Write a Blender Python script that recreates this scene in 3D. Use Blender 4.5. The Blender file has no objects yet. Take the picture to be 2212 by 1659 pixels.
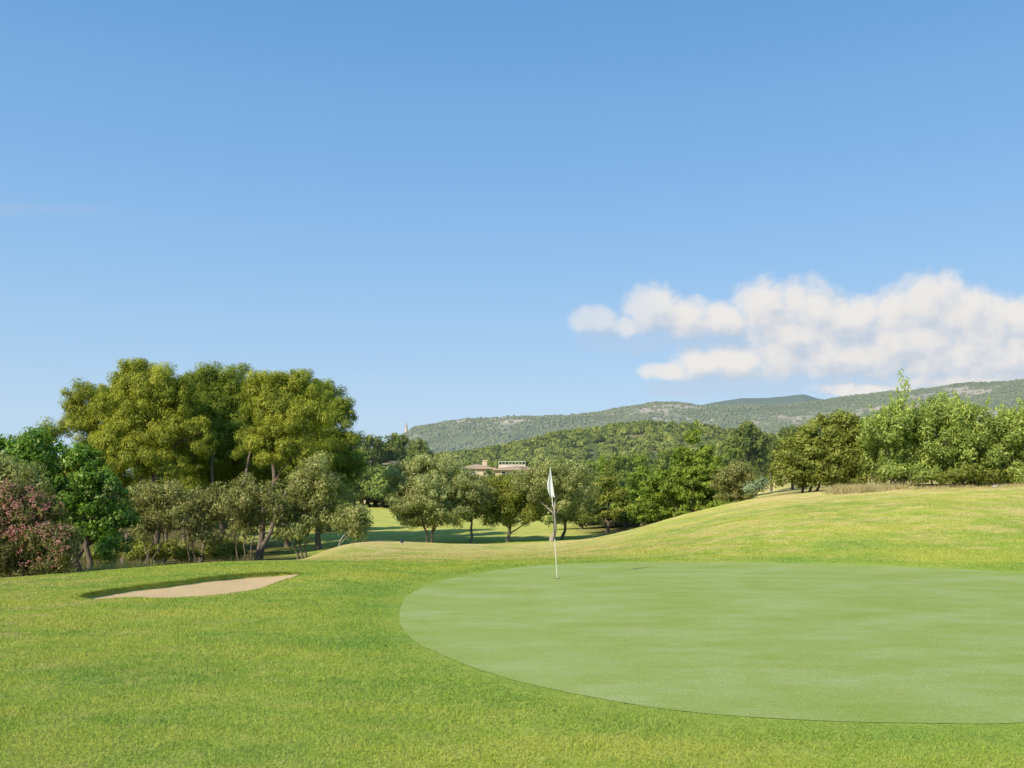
import bpy, math, random
import numpy as np
from mathutils import Vector
R = np.random.default_rng(7); random.seed(7)
SC = bpy.context.scene; COL = SC.collection
F = 1916.0; HY = 1058.0; CX = 1106.0; CZ = 1.7      # lens constants in photo pixels

# ------------------------------------------------------------ noise
def vnoise(x, y, s=0):
    xi = np.floor(x); yi = np.floor(y); fx = x-xi; fy = y-yi
    fx = fx*fx*(3-2*fx); fy = fy*fy*(3-2*fy)
    def h(a, b):
        v = np.sin(a*127.1+b*311.7+s*74.7)*43758.5453
        return v-np.floor(v)
    return (h(xi,yi)*(1-fx)+h(xi+1,yi)*fx)*(1-fy)+(h(xi,yi+1)*(1-fx)+h(xi+1,yi+1)*fx)*fy
def fbm(x, y, o=4, s=0):
    a = 0; w = .5
    for i in range(o):
        a = a+w*vnoise(x, y, s+i); x = x*2.03+11.3; y = y*2.03+5.7; w *= .5
    return a
def sstep(a, b, x):
    t = np.clip((x-a)/(b-a), 0, 1); return t*t*(3-2*t)

# ------------------------------------------------------------ mesh helpers
def mesh_np(name, V, Fc, mat, parent=None, attrs=None, smooth=False):
    V = np.asarray(V, dtype=np.float32); Fc = np.asarray(Fc, dtype=np.int32)
    me = bpy.data.meshes.new(name); k = Fc.shape[1]
    me.vertices.add(len(V)); me.vertices.foreach_set('co', V.ravel())
    me.loops.add(Fc.size); me.loops.foreach_set('vertex_index', Fc.ravel())
    me.polygons.add(len(Fc)); me.polygons.foreach_set('loop_start', np.arange(len(Fc), dtype=np.int32)*k)
    if smooth: me.polygons.foreach_set('use_smooth', np.ones(len(Fc), dtype=bool))
    me.update(calc_edges=True)
    if not smooth: me.shade_flat()
    for n, a in (attrs or {}).items():
        at = me.attributes.new(n, 'FLOAT', 'POINT'); at.data.foreach_set('value', np.asarray(a, dtype=np.float32))
    me.materials.append(mat)
    o = bpy.data.objects.new(name, me); COL.objects.link(o)
    if parent: o.parent = parent
    return o
class MB:
    def __init__(s): s.v = []; s.f = []
    def tube(s, P, rad, n=7):
        P = [Vector(p) for p in P]; b = len(s.v); side = None
        for i, p in enumerate(P):
            t = (P[min(i+1,len(P)-1)]-P[max(i-1,0)]).normalized()
            if side is None:
                side = t.orthogonal().normalized()
            side = (side-t*side.dot(t)).normalized(); up = t.cross(side)
            r = rad[i]
            for j in range(n):
                a = 2*math.pi*j/n
                s.v.append(tuple(p+side*(math.cos(a)*r)+up*(math.sin(a)*r)))
        for i in range(len(P)-1):
            for j in range(n):
                s.f.append((b+i*n+j, b+i*n+(j+1)%n, b+(i+1)*n+(j+1)%n, b+(i+1)*n+j))
        return s
    def box(s, x0,x1,y0,y1,z0,z1):
        b = len(s.v)
        s.v += [(x0,y0,z0),(x1,y0,z0),(x1,y1,z0),(x0,y1,z0),(x0,y0,z1),(x1,y0,z1),(x1,y1,z1),(x0,y1,z1)]
        s.f += [tuple(b+i for i in q) for q in ((0,3,2,1),(4,5,6,7),(0,1,5,4),(1,2,6,5),(2,3,7,6),(3,0,4,7))]
        return s
    def hip(s, x0,x1,y0,y1,z0,z1,e=.4):
        b = len(s.v); w = (y1-y0)/2; ym = (y0+y1)/2
        s.v += [(x0,y0,z0),(x1,y0,z0),(x1,y1,z0),(x0,y1,z0),(x0+w*e,ym,z1),(x1-w*e,ym,z1),
                (x0,y0,z0-.18),(x1,y0,z0-.18),(x1,y1,z0-.18),(x0,y1,z0-.18)]
        s.f += [tuple(b+i for i in q) for q in ((0,1,5,4),(2,3,4,5),(6,7,1,0),(7,8,2,1),(8,9,3,2),(9,6,0,3),(9,8,7,6))]
        s.f += [(b+1,b+2,b+5),(b+3,b+0,b+4)]
        return s
    def build(s, name, mat, parent=None, smooth=False):
        me = bpy.data.meshes.new(name); me.from_pydata(s.v, [], s.f)
        if smooth: me.polygons.foreach_set('use_smooth', [True]*len(me.polygons))
        me.update(); me.materials.append(mat)
        o = bpy.data.objects.new(name, me); COL.objects.link(o)
        if parent: o.parent = parent
        return o
def empty(name, loc, label, cat, group=None):
    o = bpy.data.objects.new(name, None); COL.objects.link(o); o.location = loc; o.empty_display_size = .3
    o['label'] = label; o['category'] = cat
    if group: o['group'] = group
    return o
def tag(o, label=None, cat=None, group=None, kind=None):
    for k, v in (('label',label),('category',cat),('group',group),('kind',kind)):
        if v: o[k] = v
    return o
def dup(root, loc, rz, sc, label, group):
    r = root.copy(); COL.objects.link(r); r.location = loc; r.rotation_euler = (0,0,rz); r.scale = sc
    r['label'] = label
    if group: r['group'] = group
    elif 'group' in r: del r['group']
    for ch in root.children:
        c = ch.copy(); COL.objects.link(c); c.parent = r
    return r

# ------------------------------------------------------------ materials
def new_mat(name):
    m = bpy.data.materials.new(name); m.use_nodes = True; nt = m.node_tree; nt.nodes.clear()
    m.cycles.emission_sampling = 'NONE'
    out = nt.nodes.new('ShaderNodeOutputMaterial'); return m, nt, out
def ramp(nt, sock, stops):
    r = nt.nodes.new('ShaderNodeValToRGB'); cr = r.color_ramp
    while len(cr.elements) < len(stops): cr.elements.new(.5)
    for e, (p, c) in zip(cr.elements, stops): e.position = p; e.color = (*c, 1)
    nt.links.new(sock, r.inputs[0]); return r.outputs[0]
def noise(nt, scale, detail=4, rough=.55, coord='Object', vec=None):
    n = nt.nodes.new('ShaderNodeTexNoise'); n.inputs['Scale'].default_value = scale
    n.inputs['Detail'].default_value = detail; n.inputs['Roughness'].default_value = rough
    if vec is None:
        tc = nt.nodes.new('ShaderNodeTexCoord'); vec = tc.outputs[coord]
    nt.links.new(vec, n.inputs['Vector']); return n.outputs['Fac']
def mapr(nt, sock, a, b, c=0, d=1):
    n = nt.nodes.new('ShaderNodeMapRange'); n.inputs[1].default_value = a; n.inputs[2].default_value = b
    n.inputs[3].default_value = c; n.inputs[4].default_value = d; nt.links.new(sock, n.inputs[0]); return n.outputs[0]
def mixc(nt, f, a, b, mode='MIX'):
    n = nt.nodes.new('ShaderNodeMix'); n.data_type = 'RGBA'; n.blend_type = mode
    for s, v in ((n.inputs[0],f),(n.inputs[6],a),(n.inputs[7],b)):
        if isinstance(v, bpy.types.NodeSocket): nt.links.new(v, s)
        elif isinstance(v, (int,float)): s.default_value = v
        else: s.default_value = (*v, 1)
    return n.outputs[2]
def mathn(nt, op, a, b=0.0, c=None):
    n = nt.nodes.new('ShaderNodeMath'); n.operation = op
    for i, v in enumerate((a,b,c)):
        if v is None: continue
        if isinstance(v, bpy.types.NodeSocket): nt.links.new(v, n.inputs[i])
        else: n.inputs[i].default_value = v
    return n.outputs[0]
def attr(nt, name):
    a = nt.nodes.new('ShaderNodeAttribute'); a.attribute_name = name; return a.outputs['Fac']
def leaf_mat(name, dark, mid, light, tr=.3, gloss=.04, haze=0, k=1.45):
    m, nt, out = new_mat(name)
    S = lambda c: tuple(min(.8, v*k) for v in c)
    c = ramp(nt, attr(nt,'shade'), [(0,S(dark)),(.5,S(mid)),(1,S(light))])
    d = nt.nodes.new('ShaderNodeBsdfDiffuse'); t = nt.nodes.new('ShaderNodeBsdfTranslucent')
    nt.links.new(c, d.inputs[0])
    tc = mixc(nt, 1, c, (1.25,1.25,.5), 'MULTIPLY'); nt.links.new(tc, t.inputs[0])
    a = nt.nodes.new('ShaderNodeMixShader'); a.inputs[0].default_value = tr
    nt.links.new(d.outputs[0], a.inputs[1]); nt.links.new(t.outputs[0], a.inputs[2]); last = a.outputs[0]
    if gloss:
        g = nt.nodes.new('ShaderNodeBsdfGlossy')
        g.inputs['Roughness'].default_value = .45; g.inputs['Color'].default_value = (.9,.9,.6,1)
        b = nt.nodes.new('ShaderNodeMixShader'); b.inputs[0].default_value = gloss
        nt.links.new(last, b.inputs[1]); nt.links.new(g.outputs[0], b.inputs[2]); last = b.outputs[0]
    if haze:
        e = nt.nodes.new('ShaderNodeEmission'); e.inputs[0].default_value = (.42,.56,.70,1); e.inputs[1].default_value = 1  # even glow mixed over the leaves, painted stand-in for aerial haze
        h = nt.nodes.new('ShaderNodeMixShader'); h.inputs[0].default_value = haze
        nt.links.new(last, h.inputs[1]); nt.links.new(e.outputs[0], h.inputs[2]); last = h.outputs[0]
    nt.links.new(last, out.inputs[0]); return m
def surf_mat(name, stops, scale=4, rough=.85, bump=.3, bscale=None):
    m, nt, out = new_mat(name)
    c = ramp(nt, noise(nt, scale, 6, .6), stops)
    p = nt.nodes.new('ShaderNodeBsdfPrincipled'); p.inputs['Roughness'].default_value = rough
    p.inputs['Specular IOR Level'].default_value = .25
    nt.links.new(c, p.inputs['Base Color'])
    if bump:
        b = nt.nodes.new('ShaderNodeBump'); b.inputs['Strength'].default_value = bump; b.inputs['Distance'].default_value = .02
        nt.links.new(noise(nt, bscale or scale*4, 5), b.inputs['Height']); nt.links.new(b.outputs[0], p.inputs['Normal'])
    nt.links.new(p.outputs[0], out.inputs[0]); return m

M = {}
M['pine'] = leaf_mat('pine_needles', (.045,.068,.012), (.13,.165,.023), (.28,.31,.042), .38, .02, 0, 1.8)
M['pine_yellow'] = leaf_mat('pine_needles_sunny', (.06,.085,.014), (.18,.20,.027), (.34,.345,.05), .38, .02, 0, 1.8)  # lit copy of the pine needles, sunlight put into the leaf colour
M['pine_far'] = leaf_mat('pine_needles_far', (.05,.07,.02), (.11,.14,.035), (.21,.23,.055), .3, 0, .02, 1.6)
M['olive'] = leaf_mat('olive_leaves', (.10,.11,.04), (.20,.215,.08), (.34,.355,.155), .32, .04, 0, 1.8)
M['olive_dark'] = leaf_mat('dark_olive_leaves', (.085,.095,.033), (.175,.187,.06), (.295,.31,.115), .32, .04, 0, 1.7)  # darker tone of the olive leaf colour
M['wildolive'] = leaf_mat('scrub_leaves', (.08,.085,.03), (.165,.17,.055), (.29,.285,.11), .32, .03, 0, 1.65)
M['carob'] = leaf_mat('carob_leaves', (.03,.06,.01), (.085,.165,.02), (.19,.31,.04), .38, .04, 0, 1.5)
M['mastic'] = leaf_mat('mastic_leaves', (.06,.075,.016), (.14,.16,.028), (.27,.29,.055), .32, .03, 0, 1.65)
M['pale'] = leaf_mat('pale_shrub_leaves', (.08,.11,.026), (.19,.235,.052), (.37,.42,.115), .38, .04, 0, 1.7)
M['conifer'] = leaf_mat('conifer_sprays', (.05,.085,.014), (.13,.19,.028), (.26,.32,.05), .35, .02, 0, 1.65)
M['oleander'] = leaf_mat('oleander_leaves', (.055,.062,.02), (.11,.115,.035), (.19,.18,.06), .28, .03, 0, 1.4)
M['pink'] = leaf_mat('pink_petals', (.50,.16,.18), (.66,.30,.31), (.76,.45,.45), .3, 0, 0, 1)
M['belt'] = leaf_mat('belt_leaves', (.05,.07,.018), (.12,.155,.035), (.22,.26,.06), .34, 0, .015, 1.8)
M['greybush'] = leaf_mat('grey_bush_leaves', (.12,.16,.09), (.2,.25,.15), (.27,.33,.21), .25, .03)
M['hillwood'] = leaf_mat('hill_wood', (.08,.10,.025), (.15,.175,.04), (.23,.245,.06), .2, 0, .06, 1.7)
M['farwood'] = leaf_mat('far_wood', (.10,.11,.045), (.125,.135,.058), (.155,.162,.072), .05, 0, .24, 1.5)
M['bark'] = surf_mat('pine_bark', [(.3,(.10,.075,.055)),(.7,(.27,.215,.165))], 9, .9, .6)
M['olive_bark'] = surf_mat('olive_bark', [(.3,(.10,.08,.06)),(.7,(.24,.2,.15))], 12, .9, .6)
M['pale_bark'] = surf_mat('pale_bark', [(.3,(.26,.22,.18)),(.7,(.46,.41,.34))], 12, .9, .5)
M['drygrass'] = leaf_mat('dry_grass', (.38,.32,.15), (.54,.46,.24), (.68,.6,.36), .3, 0, 0, 1)

# ------------------------------------------------------------ terrain height
cols = {
 -.80:[(0,0),(8,-.02),(14,-.1),(18,-.3),(22,-.6),(25,-1.1),(32,-2),(45,-2.2),(70,-2),(120,-1.5),(200,-1),(400,0),(900,0)],
 -.577:[(0,0),(8,0),(14,-.05),(18,-.22),(22,-.5),(25,-1.),(32,-1.9),(45,-2.1),(70,-2),(120,-1.5),(200,-1),(400,0),(900,0)],
 -.347:[(0,0),(16,0),(20,-.03),(22,-.1),(24,-.3),(28,-1),(35,-1.8),(45,-2.1),(70,-2),(120,-1),(200,0),(400,2),(900,2)],
 -.264:[(0,0),(18,0),(22,-.06),(24,-.22),(28,-.7),(35,-1.6),(50,-2.1),(80,-1.5),(120,-.5),(150,.4),(200,1),(400,4),(900,5)],
 -.191:[(0,0),(20,-.02),(28,-.34),(33,-.22),(36,-.30),(42,-1.2),(50,-1.7),(80,-1.4),(120,-.3),(150,.5),(200,1.5),(400,6),(900,8)],
 -.1:[(0,0),(20,-.02),(28,-.36),(33,-.38),(36,-.42),(42,-1.1),(50,-1.45),(80,-1.4),(120,-.5),(150,.2),(200,1.),(400,6),(900,8)],
 0:[(0,0),(21,-.02),(28,-.38),(36,-.58),(40,-.95),(46,-1.2),(52,-1.35),(70,-1.4),(90,-1.5),(120,-1.0),(200,.5),(400,7),(900,8)],
 .10:[(0,0),(21,0),(28,-.1),(34,-.2),(37,-.3),(42,-.8),(52,-1.2),(70,-1.1),(90,-1),(120,-.6),(200,.8),(400,7),(900,8)],
 .18:[(0,0),(20.6,0),(24,.14),(30,.42),(35,.6),(40,.4),(50,-.5),(70,-.9),(120,-.2),(200,1),(400,7),(900,8)],
 .258:[(0,0),(20,0),(24,.35),(30,.98),(35,1.3),(40,1.2),(50,.5),(70,0),(120,.5),(200,2),(400,8),(900,8)],
 .31:[(0,0),(19.3,0),(22,.22),(28,1.08),(34,1.63),(40,1.6),(50,1.2),(70,1),(120,2),(200,4),(400,8),(900,8)],
 .446:[(0,0),(18.5,0),(22,.4),(28,1.32),(33,1.84),(40,1.9),(60,1.5),(120,2),(200,4),(400,8),(900,8)],
 .577:[(0,0),(17.6,0),(21,.35),(27,1.28),(32,1.87),(40,2),(60,1.8),(120,2),(200,4),(400,8),(900,8)],
 .80:[(0,0),(15.5,0),(19,.4),(25,1.35),(31,2),(40,2.2),(60,2),(120,2),(200,4),(400,8),(900,8)]}
UL = np.linspace(-.8,.8,161); DL = np.concatenate([np.arange(0,60,.25), np.geomspace(60,900,120)])
cu = sorted(cols); tab = np.array([np.interp(DL, [p[0] for p in cols[c]], [p[1] for p in cols[c]]) for c in cu])
lat = np.array([np.interp(UL, cu, tab[:,j]) for j in range(len(DL))]).T
def gsm(a, s, ax):
    k = np.exp(-.5*(np.arange(-3*s,3*s+1)/s)**2); k /= k.sum(); p = [(0,0),(0,0)]; p[ax] = (3*s,3*s)
    b = np.pad(a, p, mode='edge'); return np.apply_along_axis(lambda m: np.convolve(m, k, 'valid'), ax, b)
lat = gsm(gsm(lat, 3, 0), 2, 1)
def hbase(x, y):
    x = np.asarray(x, float); y = np.asarray(y, float)
    yy = np.clip(y, 0, 899); u = np.clip(x/np.maximum(yy,3), -.8, .8)
    fu = (u+.8)/1.6*160; iu = np.clip(fu.astype(int),0,159); tu = fu-iu
    fd = np.interp(yy, DL, np.arange(len(DL))); jd = np.clip(fd.astype(int),0,len(DL)-2); td = fd-jd
    z = (lat[iu,jd]*(1-tu)+lat[iu+1,jd]*tu)*(1-td)+(lat[iu,jd+1]*(1-tu)+lat[iu+1,jd+1]*tu)*td
    am = sstep(20,27,yy)*(.15+.17*sstep(.1,.3,u))
    z = z+.14*(fbm(x*.30+1,y*.30,2,8)-.45)*sstep(-2.0,-4.0,x)*sstep(4,8,yy)*(1-sstep(11.5,13,yy))   # soft swells left of the green
    z = z+.13*np.exp(-((x+3.1)**2/1.1+(y-17.2)**2/3.2))                                              # shoulder right of the bunker
    return z+am*(fbm(x*.26+3,y*.30,4)-.45)+sstep(60,200,yy)*1.2*(fbm(x*.02,y*.02,3)-.45)
def catmull(P, n=10):
    P = np.array(P, float); o = []; N = len(P)
    for i in range(N):
        a,b,c,d = P[i-1],P[i],P[(i+1)%N],P[(i+2)%N]
        for k in range(n):
            t = k/n
            o.append(.5*((2*b)+(-a+c)*t+(2*a-5*b+4*c-d)*t*t+(-a+3*b-3*c+d)*t**3))
    return np.array(o)
GREEN = catmull([(-1.52,11.97),(-1.68,14.2),(-1.45,16.1),(-.85,17.9),(.4,19.8),(2.1,20.6),(4.3,20.5),(7.06,19.5),(10.2,17.7),(12,14.5),(11.4,11.2),(9,8.8),(6.2,7.2),(3.9,6.5),(3.0,6.45),(2.19,6.53),(1.39,6.76),(.73,7.2),(-.03,8.0),(-.7,9.12),(-1.18,10.27)])
BUNK = catmull([(-7.15,14.6),(-6.95,15.6),(-6.25,16.7),(-5.5,17.75),(-4.55,18.1),(-4.1,17.4),(-4.2,16.2),(-4.3,15.1),(-4.8,14.3),(-5.5,13.95),(-6.1,14.15),(-6.7,13.9)])
def sdf(P, x, y):
    d2 = np.full(x.shape, 1e9); ins = np.zeros(x.shape, bool); N = len(P)
    for i in range(N):
        ax,ay = P[i]; bx,by = P[(i+1)%N]; ex,ey = bx-ax,by-ay
        t = np.clip(((x-ax)*ex+(y-ay)*ey)/(ex*ex+ey*ey+1e-12),0,1)
        d2 = np.minimum(d2, (x-ax-t*ex)**2+(y-ay-t*ey)**2)
        if ay != by:
            c = ((ay>y)!=(by>y)) & (x < (bx-ax)*(y-ay)/(by-ay)+ax); ins ^= c
    d = np.sqrt(d2); return np.where(ins,-d,d)
def sdf_near(P, x, y):
    o = np.full(x.shape, 50.0); m = (x>P[:,0].min()-3)&(x<P[:,0].max()+3)&(y>P[:,1].min()-3)&(y<P[:,1].max()+3)
    o[m] = sdf(P, x[m], y[m]); return o
def lip(x, y): return sstep(14.9,17.0,y+(-5.4-x)*1.3)*(1-sstep(-4.9,-4.2,x))          # 1 along the back-left edge
def hground(x, y, hole=True):
    z = hbase(x, y)
    sb = sdf_near(BUNK, x, y)
    z = z+.035*np.exp(-(np.maximum(sb-.05,0)/.7)**2)*(sb>-.5)*(sb<3)*lip(x,y)
    if hole:
        z = z-.8*sstep(0,1,-sb/.09)
        z = z-.06*sstep(-.15,-.6,sdf_near(GREEN, x, y))
    return z
def H(x, y): return float(hbase(np.array([x]), np.array([y]))[0])
def W(X, Y, d): return ((X-CX)/F*d, d, CZ-(Y-HY)/F*d)

def axis(lo, hi, fine, step, far_lo, far_hi, g=1.05):
    a = [lo]
    for (b, s) in fine:
        while a[-1] < b-1e-6: a.append(a[-1]+s)
    s = step
    while a[-1] < far_hi: s *= g; a.append(a[-1]+s)
    s = step; l = []; c = lo
    while c > far_lo: s *= g; c -= s; l.append(c)
    return np.array(l[::-1]+a)
ax = axis(-16, 16, [(-7.4,.3),(-3.8,.055),(16,.22)], .3, -3500, 3500, 1.045)
ay = axis(3, 40, [(13.6,.25),(18.5,.055),(40,.25)], .3, -60, 5000, 1.045)
GX, GY = np.meshgrid(ax, ay); gx = GX.ravel(); gy = GY.ravel()
gz = hground(gx, gy)
nx, ny = len(ax), len(ay); I = np.arange(nx*ny).reshape(ny,nx)
GF = np.stack([I[:-1,:-1].ravel(),I[:-1,1:].ravel(),I[1:,1:].ravel(),I[1:,:-1].ravel()],1)
def zones(x, y):
    yy = np.maximum(y,3); u = x/yy
    sg = sdf_near(GREEN, x, y)
    strip = sstep(20.5,25,y)*(1-sstep(38,42,y))*(1-sstep(.05,.2,u))
    mound = sstep(18.5,24,y)*sstep(.05,.2,u)*(1-sstep(45,60,y))
    far = sstep(40,60,y)*(1-sstep(250,330,y))
    crest = sstep(29.0,32.5,y)*sstep(.2,.3,u)
    knoll = np.exp(-((x+6)**2/6+(y-35)**2/5))
    dry = np.clip(strip*.64+knoll*.3+mound*.36+crest*.38+far*.34+ .22*sstep(-.38,-.6,u)*sstep(9,18,y)+.10*sstep(-1.5,-4,x)*(y<20),0,1)
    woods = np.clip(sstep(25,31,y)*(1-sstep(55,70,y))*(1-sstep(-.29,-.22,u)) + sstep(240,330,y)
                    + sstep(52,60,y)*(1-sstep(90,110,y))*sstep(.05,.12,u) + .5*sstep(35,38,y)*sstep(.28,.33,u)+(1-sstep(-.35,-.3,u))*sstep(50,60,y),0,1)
    fringe = (1-sstep(.4,1.3,sg))*(y<60)
    return dry, woods, fringe

def grass_color(nt):
    tc = nt.nodes.new('ShaderNodeTexCoord'); v = tc.outputs['Object']
    mp = nt.nodes.new('ShaderNodeMapping'); nt.links.new(v, mp.inputs[0]); mp.inputs['Scale'].default_value = (.8,1.6,1); mp.inputs['Rotation'].default_value = (0,0,.5)
    big = mapr(nt, noise(nt, .42, 6, .66, vec=mp.outputs[0]), .36, .63)
    mid = noise(nt, 3.2, 5, .68, vec=v); fine = noise(nt, 38, 4, .7, vec=v)
    a = ramp(nt, big, [(0,(.275,.405,.08)),(.5,(.395,.475,.085)),(1,(.50,.515,.10))])
    a = mixc(nt, mapr(nt, mid, .44,.72,0,.5), a, (.60,.56,.18))
    dn = mathn(nt,'ADD', mapr(nt, noise(nt, 1.1, 6, .74, vec=mp.outputs[0]), .35,.65,-.5,.5), attr(nt,'dry'))
    dn = mathn(nt,'MULTIPLY', mapr(nt, dn, .15, .95), mapr(nt, attr(nt,'dry'), 0,.15))
    a = mixc(nt, dn, a, (.72,.56,.26))
    a = mixc(nt, mathn(nt,'MULTIPLY',attr(nt,'fringe'),.45), a, (.27,.41,.085))
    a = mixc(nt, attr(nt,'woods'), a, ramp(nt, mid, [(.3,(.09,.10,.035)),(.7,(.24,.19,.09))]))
    a = mixc(nt, mapr(nt, fine, .3,.7), mixc(nt,1,a,(.64,.72,.6),'MULTIPLY'), mixc(nt,1,a,(1.22,1.18,1.22),'MULTIPLY'))
    return a, fine, mid
def mat_ground():
    m, nt, out = new_mat('mown_grass'); c, fine, mid = grass_color(nt)
    p = nt.nodes.new('ShaderNodeBsdfDiffuse'); p.inputs['Roughness'].default_value = .6; nt.links.new(c, p.inputs[0])
    b = nt.nodes.new('ShaderNodeBump'); b.inputs['Strength'].default_value = .85; b.inputs['Distance'].default_value = .04
    nt.links.new(mathn(nt,'ADD',fine,mathn(nt,'MULTIPLY',mid,2.5)), b.inputs['Height']); nt.links.new(b.outputs[0], p.inputs['Normal'])
    nt.links.new(p.outputs[0], out.inputs[0]); return m
def mat_blade():
    m, nt, out = new_mat('grass_blades'); c, fine, mid = grass_color(nt)
    s = attr(nt,'shade'); c2 = mixc(nt, 1, c, ramp(nt, s, [(0,(.68,.82,.68)),(.6,(1.17,1.17,1.1)),(1,(1.6,1.4,1.5))]), 'MULTIPLY')
    d = nt.nodes.new('ShaderNodeBsdfDiffuse'); t = nt.nodes.new('ShaderNodeBsdfTranslucent')
    nt.links.new(c2, d.inputs[0]); nt.links.new(c2, t.inputs[0])
    a = nt.nodes.new('ShaderNodeMixShader'); a.inputs[0].default_value = .4
    nt.links.new(d.outputs[0], a.inputs[1]); nt.links.new(t.outputs[0], a.inputs[2]); nt.links.new(a.outputs[0], out.inputs[0]); return m
def mat_green():
    m, nt, out = new_mat('putting_green_turf')
    tc = nt.nodes.new('ShaderNodeTexCoord'); v = tc.outputs['Object']
    mp = nt.nodes.new('ShaderNodeMapping'); nt.links.new(v, mp.inputs[0]); mp.inputs['Scale'].default_value = (.6,1.1,1)
    a = ramp(nt, noise(nt, 1.0, 8, .72, vec=mp.outputs[0]), [(.30,(.32,.42,.085)),(.5,(.40,.475,.145)),(.70,(.48,.53,.225))])
    sp = noise(nt, 60, 3, .7, vec=v)
    a = mixc(nt, mapr(nt, sp, .35,.68), mixc(nt,1,a,(.76,.81,.66),'MULTIPLY'), mixc(nt,1,a,(1.16,1.11,1.28),'MULTIPLY'))
    p = nt.nodes.new('ShaderNodeBsdfDiffuse'); nt.links.new(a, p.inputs[0])
    b = nt.nodes.new('ShaderNodeBump'); b.inputs['Strength'].default_value = .7; b.inputs['Distance'].default_value = .012
    nt.links.new(sp, b.inputs['Height']); nt.links.new(b.outputs[0], p.inputs['Normal'])
    nt.links.new(p.outputs[0], out.inputs[0]); return m
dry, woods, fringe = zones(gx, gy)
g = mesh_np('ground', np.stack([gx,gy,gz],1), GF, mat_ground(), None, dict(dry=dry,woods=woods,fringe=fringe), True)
tag(g, 'rolling mown grass ground of the golf course', None, None, 'structure')

def patch(name, P, zf, mat, rings=40):
    c = P.mean(0); V = []; n = len(P)
    for k in range(rings):
        t = max(1-(k/(rings-1)), .0005); q = c+(P-c)*t; V.append(np.column_stack([q, zf(q[:,0],q[:,1])]))
    V = np.vstack(V); Fq = []
    for k in range(rings-1):
        i = np.arange(n); j = (i+1)%n
        Fq.append(np.stack([k*n+i,k*n+j,(k+1)*n+j,(k+1)*n+i],1))
    return mesh_np(name, V, np.vstack(Fq), mat, None, None, True)
gr = patch('putting_green', GREEN, lambda x,y: hbase(x,y)+.005, mat_green(), 70)
tag(gr, 'smooth pale putting green with a curved mown edge', None, None, 'structure')
sandm = surf_mat('bunker_sand', [(.3,(.68,.45,.21)),(.7,(.82,.60,.32))], 30, .95, 1.0, 45)
def sandz(x, y):
    s = sdf(BUNK, x, y); return hbase(x,y)-.02-.055*lip(x,y)-.02*sstep(0,-1.2,s)+.035*(fbm(x*2.5,y*2.5,5)-.45)
c0 = BUNK.mean(0); sb = patch('sand_bunker', c0+(BUNK-c0)*.997, sandz, sandm, 30)
tag(sb, 'pale sand bunker cut into the grass left of the putting green', None, None, 'structure')
B2 = catmull([(-6.95,35.7),(-6.1,35.95),(-5.2,36.0),(-4.75,35.75),(-5.2,35.45),(-6.2,35.4)])
b2 = patch('sand_bunker', B2, lambda x,y: hbase(x,y)+.03, sandm, 6)
tag(b2, 'thin sliver of sand on the low mound beyond the large bunker', None, None, 'structure')

def blades(name, N, d0, d1, umax, hh, ww, label, mat):
    y = R.uniform(d0, d1, N); x = R.uniform(-umax, umax, N)*y
    sg = sdf_near(GREEN,x,y); k = (sg > -.03)&(sdf_near(BUNK,x,y) > -.02); x = x[k]; y = y[k]; sg = sg[k]; N = len(x)
    z = hground(x,y,True)-.002; sc = .6+.8*R.random(N); wv = ww*(y/5)**.75
    th = R.uniform(0,2*np.pi,N); lean = R.normal(0,.55,(N,2))*hh
    hv = hh*sc*(.5+1.0*fbm(x*2.2,y*2.2,3,5))*(1-.8*sstep(20,d1,y))*(.32+.68*sstep(0,.5,sg))
    a = np.stack([x-np.cos(th)*wv/2,y-np.sin(th)*wv/2,z],1); b = np.stack([x+np.cos(th)*wv/2,y+np.sin(th)*wv/2,z],1)
    c = np.stack([x+lean[:,0],y+lean[:,1],z+hv],1)
    V = np.stack([a,b,c],1).reshape(-1,3); sh = np.clip(R.normal(.45,.22,N),0,1)
    d_,w_,f_ = zones(x,y)
    o = mesh_np(name, V, np.arange(3*N).reshape(-1,3), mat, None, dict(shade=np.repeat(sh,3),dry=np.repeat(d_,3),woods=np.repeat(w_,3),fringe=np.repeat(f_,3)))
    tag(o, label, 'grass', None, 'stuff'); return o
bmat_ = mat_blade()
blades('grass', 760000, 4.6, 34, .68, .026, .006, 'short mown grass blades around the putting green and bunker', bmat_)
def rim(N):
    k = R.integers(0,len(BUNK),N); t = R.random(N)[:,None]; p = BUNK[k]*(1-t)+BUNK[(k+1)%len(BUNK)]*t
    p = p+R.normal(0,.025,(N,2)); x=p[:,0]; y=p[:,1]; z = hbase(x,y)+.035*lip(x,y)-.01
    inn = c0-p; inn /= np.linalg.norm(inn,axis=1,keepdims=True); L = R.uniform(.02,.09,N)
    th = R.uniform(0,6.28,N); w = .008
    a = np.stack([x-np.cos(th)*w,y-np.sin(th)*w,z],1); b = np.stack([x+np.cos(th)*w,y+np.sin(th)*w,z],1); c = np.stack([x+inn[:,0]*L,y+inn[:,1]*L,z+R.uniform(-.03,.03,N)],1)
    o = mesh_np('grass', np.stack([a,b,c],1).reshape(-1,3), np.arange(3*N).reshape(-1,3), bmat_, None, dict(shade=np.repeat(R.random(N)*.8,3),dry=np.zeros(3*N),woods=np.zeros(3*N),fringe=np.zeros(3*N)))
    tag(o, 'ragged grass rim hanging over the bunker edge', 'grass', None, 'stuff')
rim(9000)

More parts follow.
